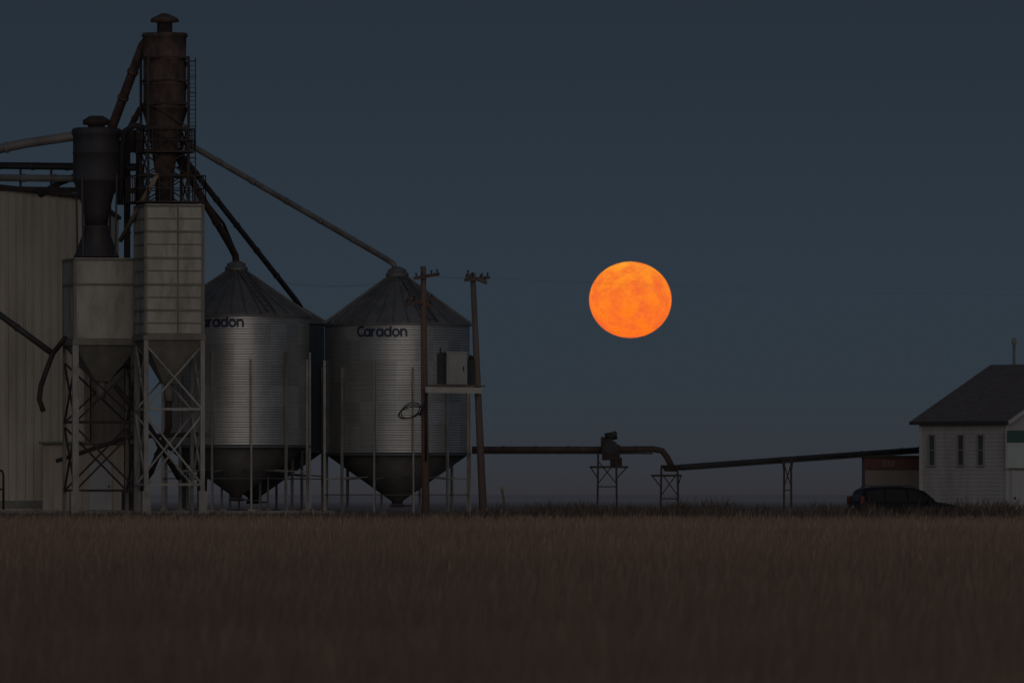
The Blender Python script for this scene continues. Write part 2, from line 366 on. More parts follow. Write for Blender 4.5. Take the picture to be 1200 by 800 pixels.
# ---------------- warehouse ----------------
d=392; xr=P(104,0,d).x; xc=P(-160,0,d).x; xl=xc-(xr-xc)
zt=lambda x: 14.0+ (1-abs(x-xc)/(xr-xc))*1.05
T=Thing("warehouse","tall beige warehouse clad in vertically ribbed metal siding","warehouse",((xl+xr)/2,d,0))
m=MB(); pts=[]; xx=xl
while xx<xr-.36:
    for o_,dy in ((0,0),(.25,0),(.275,-.045),(.33,-.045),(.355,0)): pts.append((xx+o_,d+dy))
    xx+=.36
pts.append((xr,d))
vs=[];fs=[]
for (a_,b_) in pts: vs+=[(a_,b_,0),(a_,b_,zt(a_))]
for i in range(len(pts)-1): fs.append((2*i,2*i+2,2*i+3,2*i+1))
m.add(vs,fs)
m.add([(xl,d,0),(xr,d,0),(xr,d+30,0),(xl,d+30,0),(xl,d,14),(xr,d,14),(xr,d+30,14),(xl,d+30,14),(xc,d+30,15.05)],[(1,2,6,5),(3,0,4,7),(2,3,7,8,6)])
T.part("wall",m,M['wall'])
m=MB()
m.add([(xl-.3,d-.35,13.98),(xc,d-.35,15.1),(xr+.1,d-.35,13.98),(xr+.1,d+30.3,13.98),(xc,d+30.3,15.1),(xl-.3,d+30.3,13.98),
 (xl-.3,d-.35,14.14),(xc,d-.35,15.26),(xr+.1,d-.35,14.14),(xr+.1,d+30.3,14.14),(xc,d+30.3,15.26),(xl-.3,d+30.3,14.14)],
 [(0,1,7,6),(1,2,8,7),(2,3,9,8),(3,4,10,9),(4,5,11,10),(5,0,6,11),(6,7,10,11),(7,8,9,10),(0,5,4,1),(1,4,3,2)])
T.part("roof",m,M['rustdark'])
m=MB(); a=P(20,0,d); m.box((a.x-2.6,d-.07,2.2),(3.6,.06,4.4)); T.part("door",m,M['annex'])
m=MB(); m.box(((xl+xr)/2,d-.1,.95),(xr-xl,.06,.3)); T.part("base_trim",m,M['paneldark'])
m=MB(); m.box((xr-.05,d-.06,7),(.22,.06,13.9)); T.part("corner_trim",m,M['paneldark'])
a=P(105,396,d); b=P(162,396,d)
T=Thing("lean_to_shed","dim brown metal lean-to joined to the warehouse behind the tanks","shed",((a.x+b.x)/2,d,0.68))
m=MB(); m.box(((a.x+b.x)/2+.05,d+4,(a.z+.68)/2),(b.x-a.x,7.6,a.z-.68))
k_=a.x+.2
while k_<b.x-.1: m.box((k_,d+.18,(a.z+.68)/2),(.05,.04,a.z-.7)); k_+=.36
T.part("wall",m,M['leanto'])
m=MB(); m.box(((a.x+b.x)/2+.1,d+4,a.z+.06),(b.x-a.x+.1,8.1,.12)); T.part("roof",m,M['rustdark'])
d=388.5; a=P(50,520,d); b=P(152,520,d)
T=Thing("storage_shed","low pale metal shed against the warehouse behind the hopper legs","shed",((a.x+b.x)/2,d,0.68))
m=MB(); m.box(((a.x+b.x)/2,d+1.6,(a.z+.68)/2),(b.x-a.x,3.2,a.z-.68)); 
k_=a.x
while k_<b.x-.1: m.box((k_+.03,d-.02,(a.z+.68)/2),(.05,.04,a.z-.7)); k_+=.4
T.part("wall",m,M['annex'])
m=MB(); m.box(((a.x+b.x)/2,d+1.5,a.z+.06),(b.x-a.x+.3,3.7,.1)); T.part("roof",m,M['paneldark'])
m=MB(); m.box((P(118,0,d).x,d-.06,1.75),(.95,.05,2.1)); dr=T.part("door",m,M['trim'])
m=MB(); m.box((P(118,0,d).x+.35,d-.11,1.7),(.05,.05,.12)); T.part("handle",m,M['black'],parent=dr)

# ---------------- square tanks ----------------
TH=math.radians(12.6)
def sq_tank(name,label,px,d,s,ytop,ybot,yspout,seams,base,bracemat,frontpost,dark,ranks):
    c=P(px,400,d); cx,cy=c.x,c.y; z=lambda y:P(px,y,d).z
    T=Thing(name,label,"storage tank",(cx,cy,base)); R=Matrix.Rotation(TH,3,'Z')
    L2=lambda x,y,zz: Vector((cx,cy,0))+R@Vector((x,y,0))+Vector((0,0,zz))
    zt_,zb=z(ytop),z(ybot)
    m=MB(); m.box((cx,cy,(zt_+zb)/2),(s,s,zt_-zb),TH); sh=T.part("shell",m,M['panel'])
    m=MB()
    for i,y in enumerate(seams):
        k_=0.0 if (dark or i%2==0) else .04
        m.box((cx,cy,z(y)),(s+.12-k_,s+.12-k_,.085-k_*.9),TH)
    h=s/2+.022
    for sx in (-1,1):
        for sy in (-1,1): 
            p=L2(sx*s/2,sy*s/2,0); m.box((p.x,p.y,(zt_+zb)/2),(.12,.12,zt_-zb-.02),TH)
    if not dark:
        p=L2(.15,-h,0); m.box((p.x,p.y,(zt_+zb)/2),(.06,.05,zt_-zb-.02),TH)
        p=L2(-h,0,0); m.box((p.x,p.y,(zt_+zb)/2),(.05,.06,zt_-zb-.02),TH)
    T.part("flange",m,M['paneldark'],parent=sh)
    m=MB(); m.box((cx,cy,zb-.07),(s+.22,s+.22,.2),TH); T.part("rim",m,M['paneldark'])
    zs=z(yspout); m=MB(); m.frustum((cx,cy,zb-.18),s-.02,(cx,cy,zs),.55,TH); m.tube((cx,cy,zs+.02),(cx,cy,zs-.7),.2); T.part("hopper",m,M['paneldark'])
    for sx in (-1,1):
        for sy in (-1,1):
            w=frontpost if (sy<0) else .14
            if dark and sx>0 and sy<0: w=.16
            p=L2(sx*(s/2-.02),sy*(s/2-.02),0); m=MB(); m.box((p.x,p.y,(zb-.18+base)/2),(w,w,zb-.18-base),TH)
            T.part("leg",m,M['whitepost'] if (sy<0 and not (dark and sx>0)) else M['paneldark'])
            if sy<0:
                m=MB(); m.box((p.x,p.y,base+.75),(w+.17,w+.17,1.5),TH); T.part("footing",m,M['concrete'])
    m=MB()
    for (ya,yb) in ranks:
        for (ax,ay,bx,by) in ((-1,-1,1,-1),(-1,1,1,1),(-1,-1,-1,1),(1,-1,1,1)):
            q=s/2-.02; o_=.04 if ay==by else 0
            m.beam(L2(ax*q,ay*q-o_,z(ya)),L2(bx*q,by*q-o_,z(yb)),.075); m.beam(L2(ax*q,ay*q+o_,z(yb)),L2(bx*q,by*q+o_,z(ya)),.075)
            m.beam(L2(ax*q,ay*q,z(yb)+.02),L2(bx*q,by*q,z(yb)+.02),.1)
    T.part("brace",m,bracemat)
    return T
sq_tank("hopper_tank","square pale grey hopper tank on braced legs under dark cyclone",118.5,379,2.66,303,400,447,(305,334,398),0,M['rustdark'],.25,True,((425,495),(500,575)))
sq_tank("hopper_tank","tall panelled grey square tank on white cross-braced legs",198,376,2.38,240,394,450,(242,257,272,287,303,318,334,349,364,379,392),0,M['whitepost'],.18,False,((405,480),(486,568)))

# ---------------- cyclones ----------------
def L_(px,d,prof):
    return [(S(r,d),P(px,y,d).z) for r,y in prof]
d=379; c=P(113,0,d)
T=Thing("cyclone_separator","dark grey conical cyclone separator on top of the hopper tank","cyclone separator",(c.x,c.y,P(0,302,d).z))
m=MB(); m.lathe((c.x,c.y),L_(113,d,[(13,265),(15,250),(20,230),(27,213),(28.5,211),(27.5,209),(27.5,180),(28.5,179),(27.5,178),(27.5,160),(29,158),(29,152),(26,150)]),40); T.part("body",m,M['cyc'])
m=MB(); m.lathe((c.x,c.y),L_(113,d,[(27,301.5),(25,298),(14,268),(15.5,266),(13,264)]),32); T.part("skirt",m,M['cyc'])
m=MB(); m.lathe((c.x,c.y),L_(113,d,[(10,150),(10,147),(16,146),(16,141),(8,136)]),24); T.part("cap",m,M['rustdark'])
for k in range(4):
    m=MB(); t=math.pi/4+k*math.pi/2+TH; q=Vector((math.cos(t),math.sin(t),0))*S(27,d)
    m.beam(Vector((c.x,c.y,P(0,301,d).z))+q,Vector((c.x,c.y,P(0,205,d).z))+q*1.08,.08)
    T.part("support_strut",m,M['cyc'])
d=376.5; c=P(193,0,d)
T=Thing("cyclone_separator","tall rusty cyclone separator at the top of the steel tower","cyclone separator",(c.x,c.y,P(0,240,d).z))
m=MB(); m.lathe((c.x,c.y),L_(193,d,[(11,236),(11,205),(14,185),(21,145),(25,128),(27,127),(25,125),(25,100),(26.5,99),(25,98),(25,70),(26.5,69),(25,68),(25.5,44),(27.5,43),(26,39)]),40); T.part("body",m,M['rust'])
m=MB(); m.lathe((c.x,c.y),L_(193,d,[(9,40),(9,27),(17,26),(16,22),(4,16)]),24); T.part("cap",m,M['rust'])
T=Thing("steel_tower","narrow rusty steel lattice tower with ladder and railed platform","tower",(c.x,c.y,P(0,239,d).z))
R_=Matrix.Rotation(TH,3,'Z'); hw=S(24,d)
def TL(x,y,py): return Vector((c.x,c.y,0))+R_@Vector((x*hw,y*hw,0))+Vector((0,0,P(0,py,d).z))
for sx in (-1,1):
    for sy in (-1,1):
        m=MB(); m.beam(TL(sx,sy,238),TL(sx,sy,68),.11); T.part("post",m,M['rustdark'])
m=MB(); lv=[68,95,122,150,178,206]
for i,y in enumerate(lv):
    for (a1,b1,a2,b2) in ((-1,-1,1,-1),(1,-1,1,1),(1,1,-1,1),(-1,1,-1,-1)):
        m.beam(TL(a1,b1,y),TL(a2,b2,y),.08)
        if i>=2 or (a1==1): 
            m.beam(TL(a1,b1,y),TL(a2,b2,(lv+[238])[i+1]),.05)
            if i>=3: m.beam(TL(a1,b1,(lv+[238])[i+1]),TL(a2,b2,y),.05)
T.part("brace",m,M['rustdark'])
def railed(yb,yt,s):
    m=MB()
    for sx in (-s,s):
        for yy in (yt,(yb+yt)/2):
            m.beam(TL(sx,-s,yy),TL(sx,s,yy),.045); m.beam(TL(-s,sx,yy),TL(s,sx,yy),.045)
        for k in range(7):
            q=-s+k*2*s/6; m.beam(TL(sx,q,yb),TL(sx,q,yt),.04); m.beam(TL(q,sx,yb),TL(q,sx,yt),.04)
    T.part("railing",m,M['rustdark'])
    m=MB(); m.box(TL(0,0,yb+.5),(S(24*s*2,d),S(24*s*2,d),.07),TH); T.part("platform",m,M['rustdark'])
railed(237,207,1.7); railed(178,152,1.25)
m=MB()
for s_ in (-.16,.16): m.beam(TL(1.22,-.6,236)+Vector((s_,0,0)),TL(1.22,-.6,68)+Vector((s_,0,0)),.04)
for k in range(33): 
    q=TL(1.22,-.6,236-k*5.1); m.beam(q-Vector((.16,0,0)),q+Vector((.16,0,0)),.022)
for k in range(8):
    q=TL(1.22,-.6,205-k*19); pts=[q+Vector((.2*math.cos(t),-.42*math.sin(t),0)) for t in [i*math.pi/8 for i in range(9)]]
    m.path(pts,.015,5)
T.part("ladder",m,M['rustdark'])
d=383; 
T=Thing("bucket_elevator","dark twin casing bucket elevator rising behind the tanks","grain elevator",(P(155,0,d).x,d,0.68))
zb_=.68; zt_=P(0,176,d).z
for px in (149,163):
    m=MB(); x_=P(px,0,d).x; m.box((x_,d,(zb_+zt_)/2),(.26,.3,zt_-zb_))
    for k in range(12): m.box((x_,d,zb_+.8+k*1.2),(.32,.36,.06))
    T.part("casing",m,M['rustdark'])
m=MB(); m.box((P(156,0,d).x,d,zt_+.2),(.8,.45,.6)); m.tube((P(156,0,d).x,d-.24,zt_+.45),(P(156,0,d).x,d+.24,zt_+.45),.38,18); T.part("head",m,M['rustdark'])
m=MB(); m.box((P(156,0,d).x,d,1.1),(.95,.5,.8)); T.part("boot",m,M['rustdark'])

# ---------------- ducts and spouts ----------------
def pipe(name,pts,r,mt,label,cat="pipe",bands=0,n=14,bandmat=None):
    pts=[Vector(p) for p in pts]; T=Thing(name,label,cat,pts[0]); m=MB(); m.path(pts,r,n); T.part("tube",m,mt)
    if bands:
        i=max(range(len(pts)-1),key=lambda i:(pts[i+1]-pts[i]).length); a,b=pts[i],pts[i+1]
        for k in range(1,bands+1):
            m=MB(); q=a.lerp(b,k/(bands+1)); dd=(b-a).normalized()*.06; m.tube(q-dd,q+dd,r*1.2,n)
            T.part("joint_band",m,bandmat or mt)
    return T
pipe("grain_spout",[P(206,158,377),P(216,166,377.2),P(452,303,387.6),P(461,309,388),P(464,318,388)],.12,M['pipelight'],"long light grey spout sloping from the tower to the silver bin","grain spout",5)
pipe("grain_spout",[P(203,175,377),P(270,288,384.5),P(276,300,386),P(277,313,386)],.15,M['piperust'],"short brown spout sloping steeply down to the nearer bin","grain spout",3)
pipe("grain_spout",[P(205,172,377.6),P(347,352,393.5),P(352,360,394)],.12,M['pipedark'],"dark spout sloping from the tower to the rear bin","grain spout",5)
pipe("brace_pipe",[P(209,196,377.6),P(262,262,385),P(278,300,389)],.06,M['pipedark'],"thin dark brace pipe beside the spouts","pipe")
pipe("air_duct",[P(174,46,376.8),P(167,54,376.9),P(133,145,378.5),P(129,156,379)],.2,M['rust'],"thick rusty duct slanting down from the tall cyclone","air duct",2)
pipe("air_duct",[P(168,150,378),P(158,147,378),P(148,153,378.5),P(143,170,379),P(141,240,379)],.13,M['cyc'],"bent grey duct between the two cyclones","air duct")
pipe("air_duct",[P(180,120,378),P(164,128,378.5),P(152,150,379),P(138,160,379)],.12,M['rust'],"short curved rusty duct between the cyclones","air duct",1)
pipe("air_duct",[P(-60,187,380),P(30,168,379.6),P(84,160,379),P(92,160,379)],.2,M['pipelight'],"light grey duct running to the dark cyclone","air duct",3)
pipe("drop_pipe",[P(184,205,375),P(141,282,377.5)],.1,M['tan'],"tan pipe slanting down across the tall tank","pipe")
pipe("air_duct",[P(48,228,386),P(70,214,384),P(98,203,381)],.14,M['pipedark'],"dark duct above the warehouse roof edge","air duct")
pipe("conveyor_tube",[P(-120,193,388.5),P(160,197,380)],.13,M['pipedark'],"dark level conveyor tube above the warehouse roof","conveyor",6)
pipe("conveyor_tube",[P(-120,207,388),P(140,210,380.5)],.15,M['pipelight'],"grey level conveyor tube above the warehouse roof","conveyor",6)
pipe("unloading_auger",[P(-60,325,383),P(60,413,381)],.13,M['pipedark'],"dark auger tube slanting down in front of the warehouse","auger",2)
pipe("hanging_hose",[P(76,396,379),P(70,404,379.5),P(62,414,380),P(55,432,380),P(48,452,380),P(46,468,380),P(51,482,380)],.11,M['rustdark'],"dark flexible hose hanging beside the hopper tank","hose",n=10)
pipe("intake_pipe",[P(135,452,379),P(175,500,380),P(210,560,382)],.12,M['rustdark'],"dark rusty drop pipe below the hopper tanks","pipe",2)
pipe("intake_pipe",[P(198,462,376),P(198,500,376.5),P(172,565,379),P(160,590,381)],.13,M['rustdark'],"dark bent pipe below the tall tank spout","pipe",1)
pipe("cross_pipe",[P(66,540,381),P(150,512,382),P(240,508,383)],.09,M['rustdark'],"dark pipe running level behind the tank legs","pipe",3)
d=389; T=Thing("catwalk","dark steel catwalk with handrails above the warehouse roof","catwalk",P(-60,224,d))
m=MB(); a=P(-120,219,d); b=P(168,224,d-9); m.beam(a,b,.9,.2); T.part("deck",m,M['rustdark'])
for dy in (-.45,.45):
    m=MB()
    m.beam(P(-120,190,d)+Vector((0,dy,0)),P(168,193,d-9)+Vector((0,dy,0)),.06)
    for k in range(9):
        f=k/8; px=-120+288*f; dd=d-9*f; m.beam(P(px,220+4*f,dd)+Vector((0,dy,0)),P(px,190+3*f,dd)+Vector((0,dy,0)),.05)
    T.part("railing",m,M['pipedark'])
d=381; T=Thing("pipe_rail","small dark pipe guard rail standing by the warehouse door","guard rail",P(-4,615,d))
m=MB(); m.path([P(-22,597,d),P(-22,556,d),P(-19,551,d),P(2,551,d),P(4,556,d),P(4,597,d)],.05,8); T.part("rail",m,M['black'])
m=MB(); m.tube(P(-22,573,d),P(4,573,d),.035,8); T.part("crossbar",m,M['black'])

# ---------------- utility poles ----------------
def pole(pt,pb,d,mt,arms,label):
    b=P(pb[0],pb[1],d); b.z=0; t=P(pt[0],pt[1],d)
    T=Thing("utility_pole",label,"utility pole",b,group="weathered wooden utility poles"); m=MB(); m.path([b,b.lerp(t,.5),t],[.165,.14,.11],14); T.part("pole",m,mt)
    for (x1,y1,x2,y2,dd) in arms:
        p=P(x1,y1,d-dd-.18); q=P(x2,y2,d+dd-.18); m=MB(); m.beam(p,q,.1,.13); ar=T.part("crossarm",m,mt)
        for f in (.06,.3,.7,.94):
            o=p.lerp(q,f); m=MB(); m.lathe((o.x,o.y),[(.02,o.z+.06),(.02,o.z+.12),(.05,o.z+.13),(.035,o.z+.16),(.045,o.z+.18),(.02,o.z+.21)],10); T.part("insulator",m,M['pipedark'],parent=ar)
    return T
pole((496,312),(499,612),374,M['wood'],[(486,326,514,321,.7),(475,357,508,350,.7),(478,349,506,359,.4)],"reddish wooden utility pole with short crossarms")
pole((554,320),(567,612),376,M['woodgrey'],[(545,328,573,325,.7),(547,322,570,331,.4)],"leaning grey wooden utility pole with crossarm")
T=Thing("equipment_platform","white timber platform spanning the two utility poles","platform",P(530,456,375))
m=MB(); m.beam(P(499,456.5,373.6),P(563,457.5,375.4),.1,.24); T.part("beam",m,M['plank'])
m=MB(); m.beam(P(499,456.5,374.4),P(563,457.5,376.5),.1,.23); T.part("beam",m,M['plank'])
m=MB(); m.beam(P(503,451.8,374.1),P(560,452.3,376),.9,.06); T.part("deck",m,M['woodgrey'])
c=P(532,432,374.9)
T=Thing("transformer_box","pale grey electrical transformer cabinet on the white platform","transformer",(c.x,c.y,P(0,451,375).z))
m=MB(); m.box(c,(.86,.8,S(36,375)),math.radians(18)); T.part("cabinet",m,M['box'])
m=MB(); m.box(c+Vector((0,0,S(19,375))),(.94,.88,.06),math.radians(18)); T.part("lid",m,M['box'])
Rz=Matrix.Rotation(math.radians(18),3,'Z')
m=MB(); m.box(c+Rz@Vector((0,-.415,0)),(.7,.03,S(30,375)),math.radians(18)); dd_=T.part("door",m,M['box'])
m=MB(); m.box(c+Rz@Vector((.27,-.445,0)),(.04,.04,.2),math.radians(18)); T.part("handle",m,M['black'],parent=dd_)
c=P(516,432,374.7)
T=Thing("control_box","dark narrow control box next to the transformer cabinet","electrical box",(c.x,c.y,P(0,451,375).z))
m=MB(); m.box(c,(.27,.4,S(36,375))); T.part("case",m,M['plastic']); m=MB(); m.tube(c+Vector((0,0,.6)),c+Vector((0,0,.85)),.03); T.part("conduit",m,M['black'])
c=P(552,436,375.7)
T=Thing("control_box","small dark meter box fixed beside the grey pole","electrical box",(c.x,c.y,P(0,451,375).z))
m=MB(); m.box(c,(.3,.3,S(30,375))); T.part("case",m,M['black']); m=MB(); m.lathe((c.x,c.y-.0),[(.1,c.z+.5),(.1,c.z+.62),(.04,c.z+.7)],12); T.part("conduit",m,M['black'])
T=Thing("cable_coil","coil of black cable hanging off the reddish pole","cable",P(482,482,373.6))
m=MB()
for (ax,ay,oz) in ((.45,.26,0),(.38,.3,.05),(.5,.22,-.04)):
    cc=P(481,482,373.6); pts=[cc+Vector((ax*math.cos(t),.05*math.sin(2*t),oz+ay*math.sin(t)+.12*math.cos(t))) for t in [i*2*math.pi/24 for i in range(25)]]
    m.path(pts,.022,6)
m.path([P(492,487,373.6),P(496,478,373.7),P(498,470,373.7)],.03,6)
T.part("loop",m,M['black'])
m=MB(); m.tube(P(499,456,373.8),P(499,540,373.8),.045,8); T.part("conduit",m,M['black'])
def wire(a,b,sag,label,r=.005):
    a=Vector(a);b=Vector(b); pts=[]
    for i in range(25):
        t=i/24; p=a.lerp(b,t); p.z-=sag*4*t*(1-t); pts.append(p)
    m=MB(); m.path(pts,r,5); single("overhead_wire",m,M['wire'],label,"wire",a,"thin overhead wires")
for i,(dy,dz) in enumerate(((-.65,0),(.6,.1))):
    A=P(500,321.5,374+dy); Bp=P(560,325,376+dy); Cc=P(2100,300+i*16,400+dy)
    wire(A,Bp,.08,"thin wire strung between the two utility poles")
    wire(Bp,Cc,.9,"faint thin overhead wire stretching across the open sky",.0016)
    wire(P(330,330+i*2,395),A,.3,"thin overhead wire from the bins to the pole",.003)

# ---------------- conveyors ----------------
d=386
T=Thing("grain_conveyor","brown horizontal tube conveyor running out from beside the bins","conveyor",P(551,600,d))
m=MB(); m.path([P(553,526.5,d),P(700,526.5,d),P(766,526,d),P(776,528,d),P(782,536,d),P(788,548,d)],.135,14); tb=T.part("tube",m,M['piperust'])
m=MB(); m.beam(P(553,530.8,d-.1),P(765,531,d-.1),.09,.07); T.part("rail",m,M['rustdark'])
for px in (590,628,666,745): 
    m=MB(); m.tube(P(px-1.2,526.4,d),P(px+1.2,526.4,d),.155,14); T.part("joint_band",m,M['rustdark'])
m=MB(); m.box(P(716,530,d-.15),(.75,.6,.65)); m.box(P(722,541,d-.1),(.5,.5,.35)); m.box(P(711,518,d-.2),(.5,.5,.45)); T.part("gearbox",m,M['rustdark'])
m=MB(); a=P(709,512,d-.3); m.tube(a,a+Vector((.5,0,.08)),.17,14); m.tube(P(716,524,d-.5),P(716,524,d-.42),.3,18); m.tube(P(720,508,d-.5),P(720,508,d-.42),.12,14); T.part("motor",m,M['black'])
m=MB(); 
c=P(786,548,d); m.frustum((c.x,c.y,c.z-.15),.5,(c.x,c.y,c.z+.12),.85); T.part("discharge_hood",m,M['rustdark'])
def stand(pxs,ytop,d,label,bar):
    T=Thing("conveyor_stand",label,"support stand",(P((pxs[0]+pxs[1])/2,0,d).x,d,0),group="steel conveyor stands")
    for px in pxs:
        for dy in (-.5,.5):
            a=P(px,ytop,d+dy); m=MB(); m.beam(a,(a.x+(px-sum(pxs)/2)*.004,a.y,0),.085); T.part("leg",m,M['rustdark'])
    m=MB()
    for dy in (-.5,.5):
        m.beam(P(bar[0],bar[2],d+dy),P(bar[1],bar[2],d+dy),.09)
        m.beam(P(pxs[0],ytop+8,d+dy-.03),P(pxs[1],ytop+34,d+dy-.03),.045); m.beam(P(pxs[1],ytop+8,d+dy+.03),P(pxs[0],ytop+34,d+dy+.03),.045)
        m.beam(P(pxs[0],ytop+38,d+dy),P(pxs[1],ytop+38,d+dy),.05)
    m.beam(P(bar[0],bar[2],d-.5),P(bar[0],bar[2],d+.5),.08); m.beam(P(bar[1],bar[2],d-.5),P(bar[1],bar[2],d+.5),.08)
    m.beam(P(bar[0],bar[2],d-.5),P(pxs[0],bar[2]+14,d-.5),.05); m.beam(P(bar[1],bar[2],d-.5),P(pxs[1],bar[2]+14,d-.5),.05)
    T.part("brace",m,M['rustdark']); return T
stand((701,722),532,386,"braced steel stand carrying the conveyor gearbox",(692,735,547))
stand((775,794),546,386,"braced steel stand under the conveyor elbow",(764,798,557))
stand((919,927),536,389,"slim steel stand under the inclined conveyor",(917,929,541))
T=Thing("grain_conveyor","dark inclined conveyor rising from the elbow to the red-trimmed shed","conveyor",P(790,600,386))
m=MB(); m.path([P(784,549,386),P(800,547,386.2),P(1081,526.5,393)],.12,12); T.part("tube",m,M['pipedark'])
m=MB(); m.beam(P(800,550,386),P(1078,530,392.9),.2,.07); T.part("rail",m,M['pipedark'])
m=MB(); a=P(1081,527,393); m.box(a,(.3,.5,.4)); T.part("head_box",m,M['rustdark'])
for k in range(6):
    m=MB(); f=(k+.5)/6; a=P(800+280*f,547.5-21*f,386.2+6.8*f); m.tube(a-Vector((.05,0,0)),a+Vector((.05,0,0)),.14,12)
    T.part("joint_band",m,M['rustdark'])
T=Thing("leaning_post","short weathered post leaning in the weeds beside the poles","post",(P(591,0,380).x,380,0))
m=MB(); m.tube((P(596,0,380).x,380,0),P(588,572,380),.05,10); T.part("post",m,M['woodgrey']); m=MB(); m.box(P(588,572,380),(.16,.12,.12)); T.part("cap",m,M['tan'])

# ---------------- house ----------------
hd=386.0; near=P(1180,0,hd)
T=Thing("house","white one storey house with brown shingle gable roof and narrow windows","house",(near.x,near.y,0),rz=-math.radians(45),local=True)
Lw=4.85; Wd=9.6; zw=4.42; zr=6.87; hy=Wd/2
m=MB()
nb=26
for i in range(nb):
    z0=i*zw/nb; z1=(i+1)*zw/nb
    m.add([(-Lw,-.03,z0),(0,-.03,z0),(0,-.004,z1),(-Lw,-.004,z1)],[(0,1,2,3)])
    m.add([(-Lw,0,z0),(0,0,z0),(0,-.03,z0),(-Lw,-.03,z0)],[(0,1,2,3)])
m.add([(-Lw,0,0),(0,0,0),(0,Wd,0),(-Lw,Wd,0),(-Lw,0,zw),(0,0,zw),(0,Wd,zw),(-Lw,Wd,zw),(-Lw,hy,zr-.12),(0,hy,zr-.12)],[(0,1,5,4),(2,3,7,6),(1,2,6,9,5),(3,0,4,8,7)])
T.part("wall",m,M['housewall'])
m=MB(); x0=-Lw-.4; x1=.3; ze=4.34; oy=.25
def roofslab(m,y0,z0,y1,z1,th):
    m.add([(x0,y0,z0),(x1,y0,z0),(x1,y1,z1),(x0,y1,z1),(x0,y0,z0+th),(x1,y0,z0+th),(x1,y1,z1+th),(x0,y1,z1+th)],[(0,1,5,4),(1,2,6,5),(2,3,7,6),(3,0,4,7),(4,5,6,7),(3,2,1,0)])
roofslab(m,-oy,ze,hy,zr-.1,.14); roofslab(m,Wd+oy,ze,hy+.001,zr-.1,.14)
rf=T.part("roof",m,M['shingle'])
m=MB()
for i in range(1,24):
    f=i/24; y=-oy+(hy+oy)*f; z=ze+(zr-.1-ze)*f+.14; m.beam((x0,y,z),(x1,y,z),.05,.02)
T.part("shingle_course",m,M['shingle'],parent=rf)
m=MB(); m.box(((x0+x1)/2,-oy-.06,ze+.04),(x1-x0,.1,.14)); T.part("gutter",m,M['soffit'],parent=rf)
m=MB(); m.beam((x1+.03,-oy,ze+.03),(x1+.03,hy,zr-.06),.05,.16); T.part("fascia",m,M['trim'],parent=rf)
m=MB(); m.beam((x1+.03,Wd+oy,ze+.03),(x1+.03,hy,zr-.06),.05,.16); T.part("fascia",m,M['trim'],parent=rf)
m=MB(); m.lathe((-3.9,hy),[(.06,zr-.1),(.06,zr+.9),(.1,zr+.92),(.1,zr+1.1),(.04,zr+1.18)],14); T.part("flue_pipe",m,M['concrete'],parent=rf)
def window(T,x,z0,z1,w):
    zc=(z0+z1)/2; m=MB(); m.box((x,-.05,zc),(w,.04,z1-z0)); wn=T.part("window",m,M['glass'])
    m=MB()
    for sx in (-1,1): m.box((x+sx*(w/2+.02),-.07,zc),(.045,.06,z1-z0+.1))
    m.box((x,-.07,z1+.025),(w,.06,.05)); m.box((x,-.075,zc),(w,.04,.035)); T.part("frame",m,M['frame'],parent=wn)
    m=MB(); m.box((x,-.08,z0-.05),(w+.18,.1,.05)); T.part("sill",m,M['frame'],parent=wn)
for x in (-4.2,-2.55,-1.42): window(T,x,2.62,3.85,.3)
m=MB(); m.box((.04,.75,1.2),(.06,1.0,2.3)); dr=T.part("door",m,M['trim']); m=MB(); m.box((.1,.4,1.2),(.06,.05,.1)); T.part("handle",m,M['plastic'],parent=dr)
m=MB(); m.box((-Lw/2,-.06,.35),(Lw-.1,.05,.7)); T.part("skirting",m,M['concrete'])
m=MB(); m.box((.03,-.03,zw/2),(.1,.1,zw-.05)); T.part("corner_trim",m,M['trim'])
m=MB(); m.box((-Lw-.02,-.04,zw/2),(.1,.1,zw-.05)); T.part("corner_trim",m,M['trim'])
T=Thing("wall_sign","framed sign board, dark green over white, on house gable","sign",(near.x,near.y,2.5),rz=-math.radians(45),local=True)
m=MB(); m.box((.16,1.55,.75),(.06,3.6,1.6)); T.part("frame",m,M['trim'])
m=MB(); m.box((.21,1.55,.51),(.04,3.5,1.05)); T.part("face",m,M['signwhite']); m=MB(); m.box((.21,1.55,1.3),(.04,3.54,.5)); T.part("band",m,M['signgreen'])
d=396; a=P(1014,536,d); b=P(1094,536,d)
T=Thing("office_shed","small cream shed with maroon fascia and faded lettering","shed",((a.x+b.x)/2,d,0))
m=MB(); m.box(((a.x+b.x)/2,d+2,a.z/2),(b.x-a.x,4,a.z)); wl=T.part("wall",m,M['cream'])
m=MB(); m.box(((a.x+b.x)/2,d-.06,a.z-.25),(b.x-a.x+.1,.1,.5)); T.part("fascia",m,M['maroon'])
m=MB(); m.box(((a.x+b.x)/2,d+1.95,a.z+.05),(b.x-a.x+.24,4.3,.09)); T.part("roof",m,M['soffit'])
me=text_mesh("S30",.5,M['whiteletter'],.01)
for v in me.vertices: v.co=Vector((P(1041,0,d).x+v.co.x,d-.13,a.z-.37+v.co.y))-T.off
T.part("lettering",me,None)
m=MB(); m.box((P(1030,0,d).x,d-.03,1.5),(.7,.05,.6)); wn=T.part("window",m,M['glass'])
m=MB(); m.box((P(1030,0,d).x,d-.05,1.15),(.8,.1,.06)); T.part("sill",m,M['trim'],parent=wn)

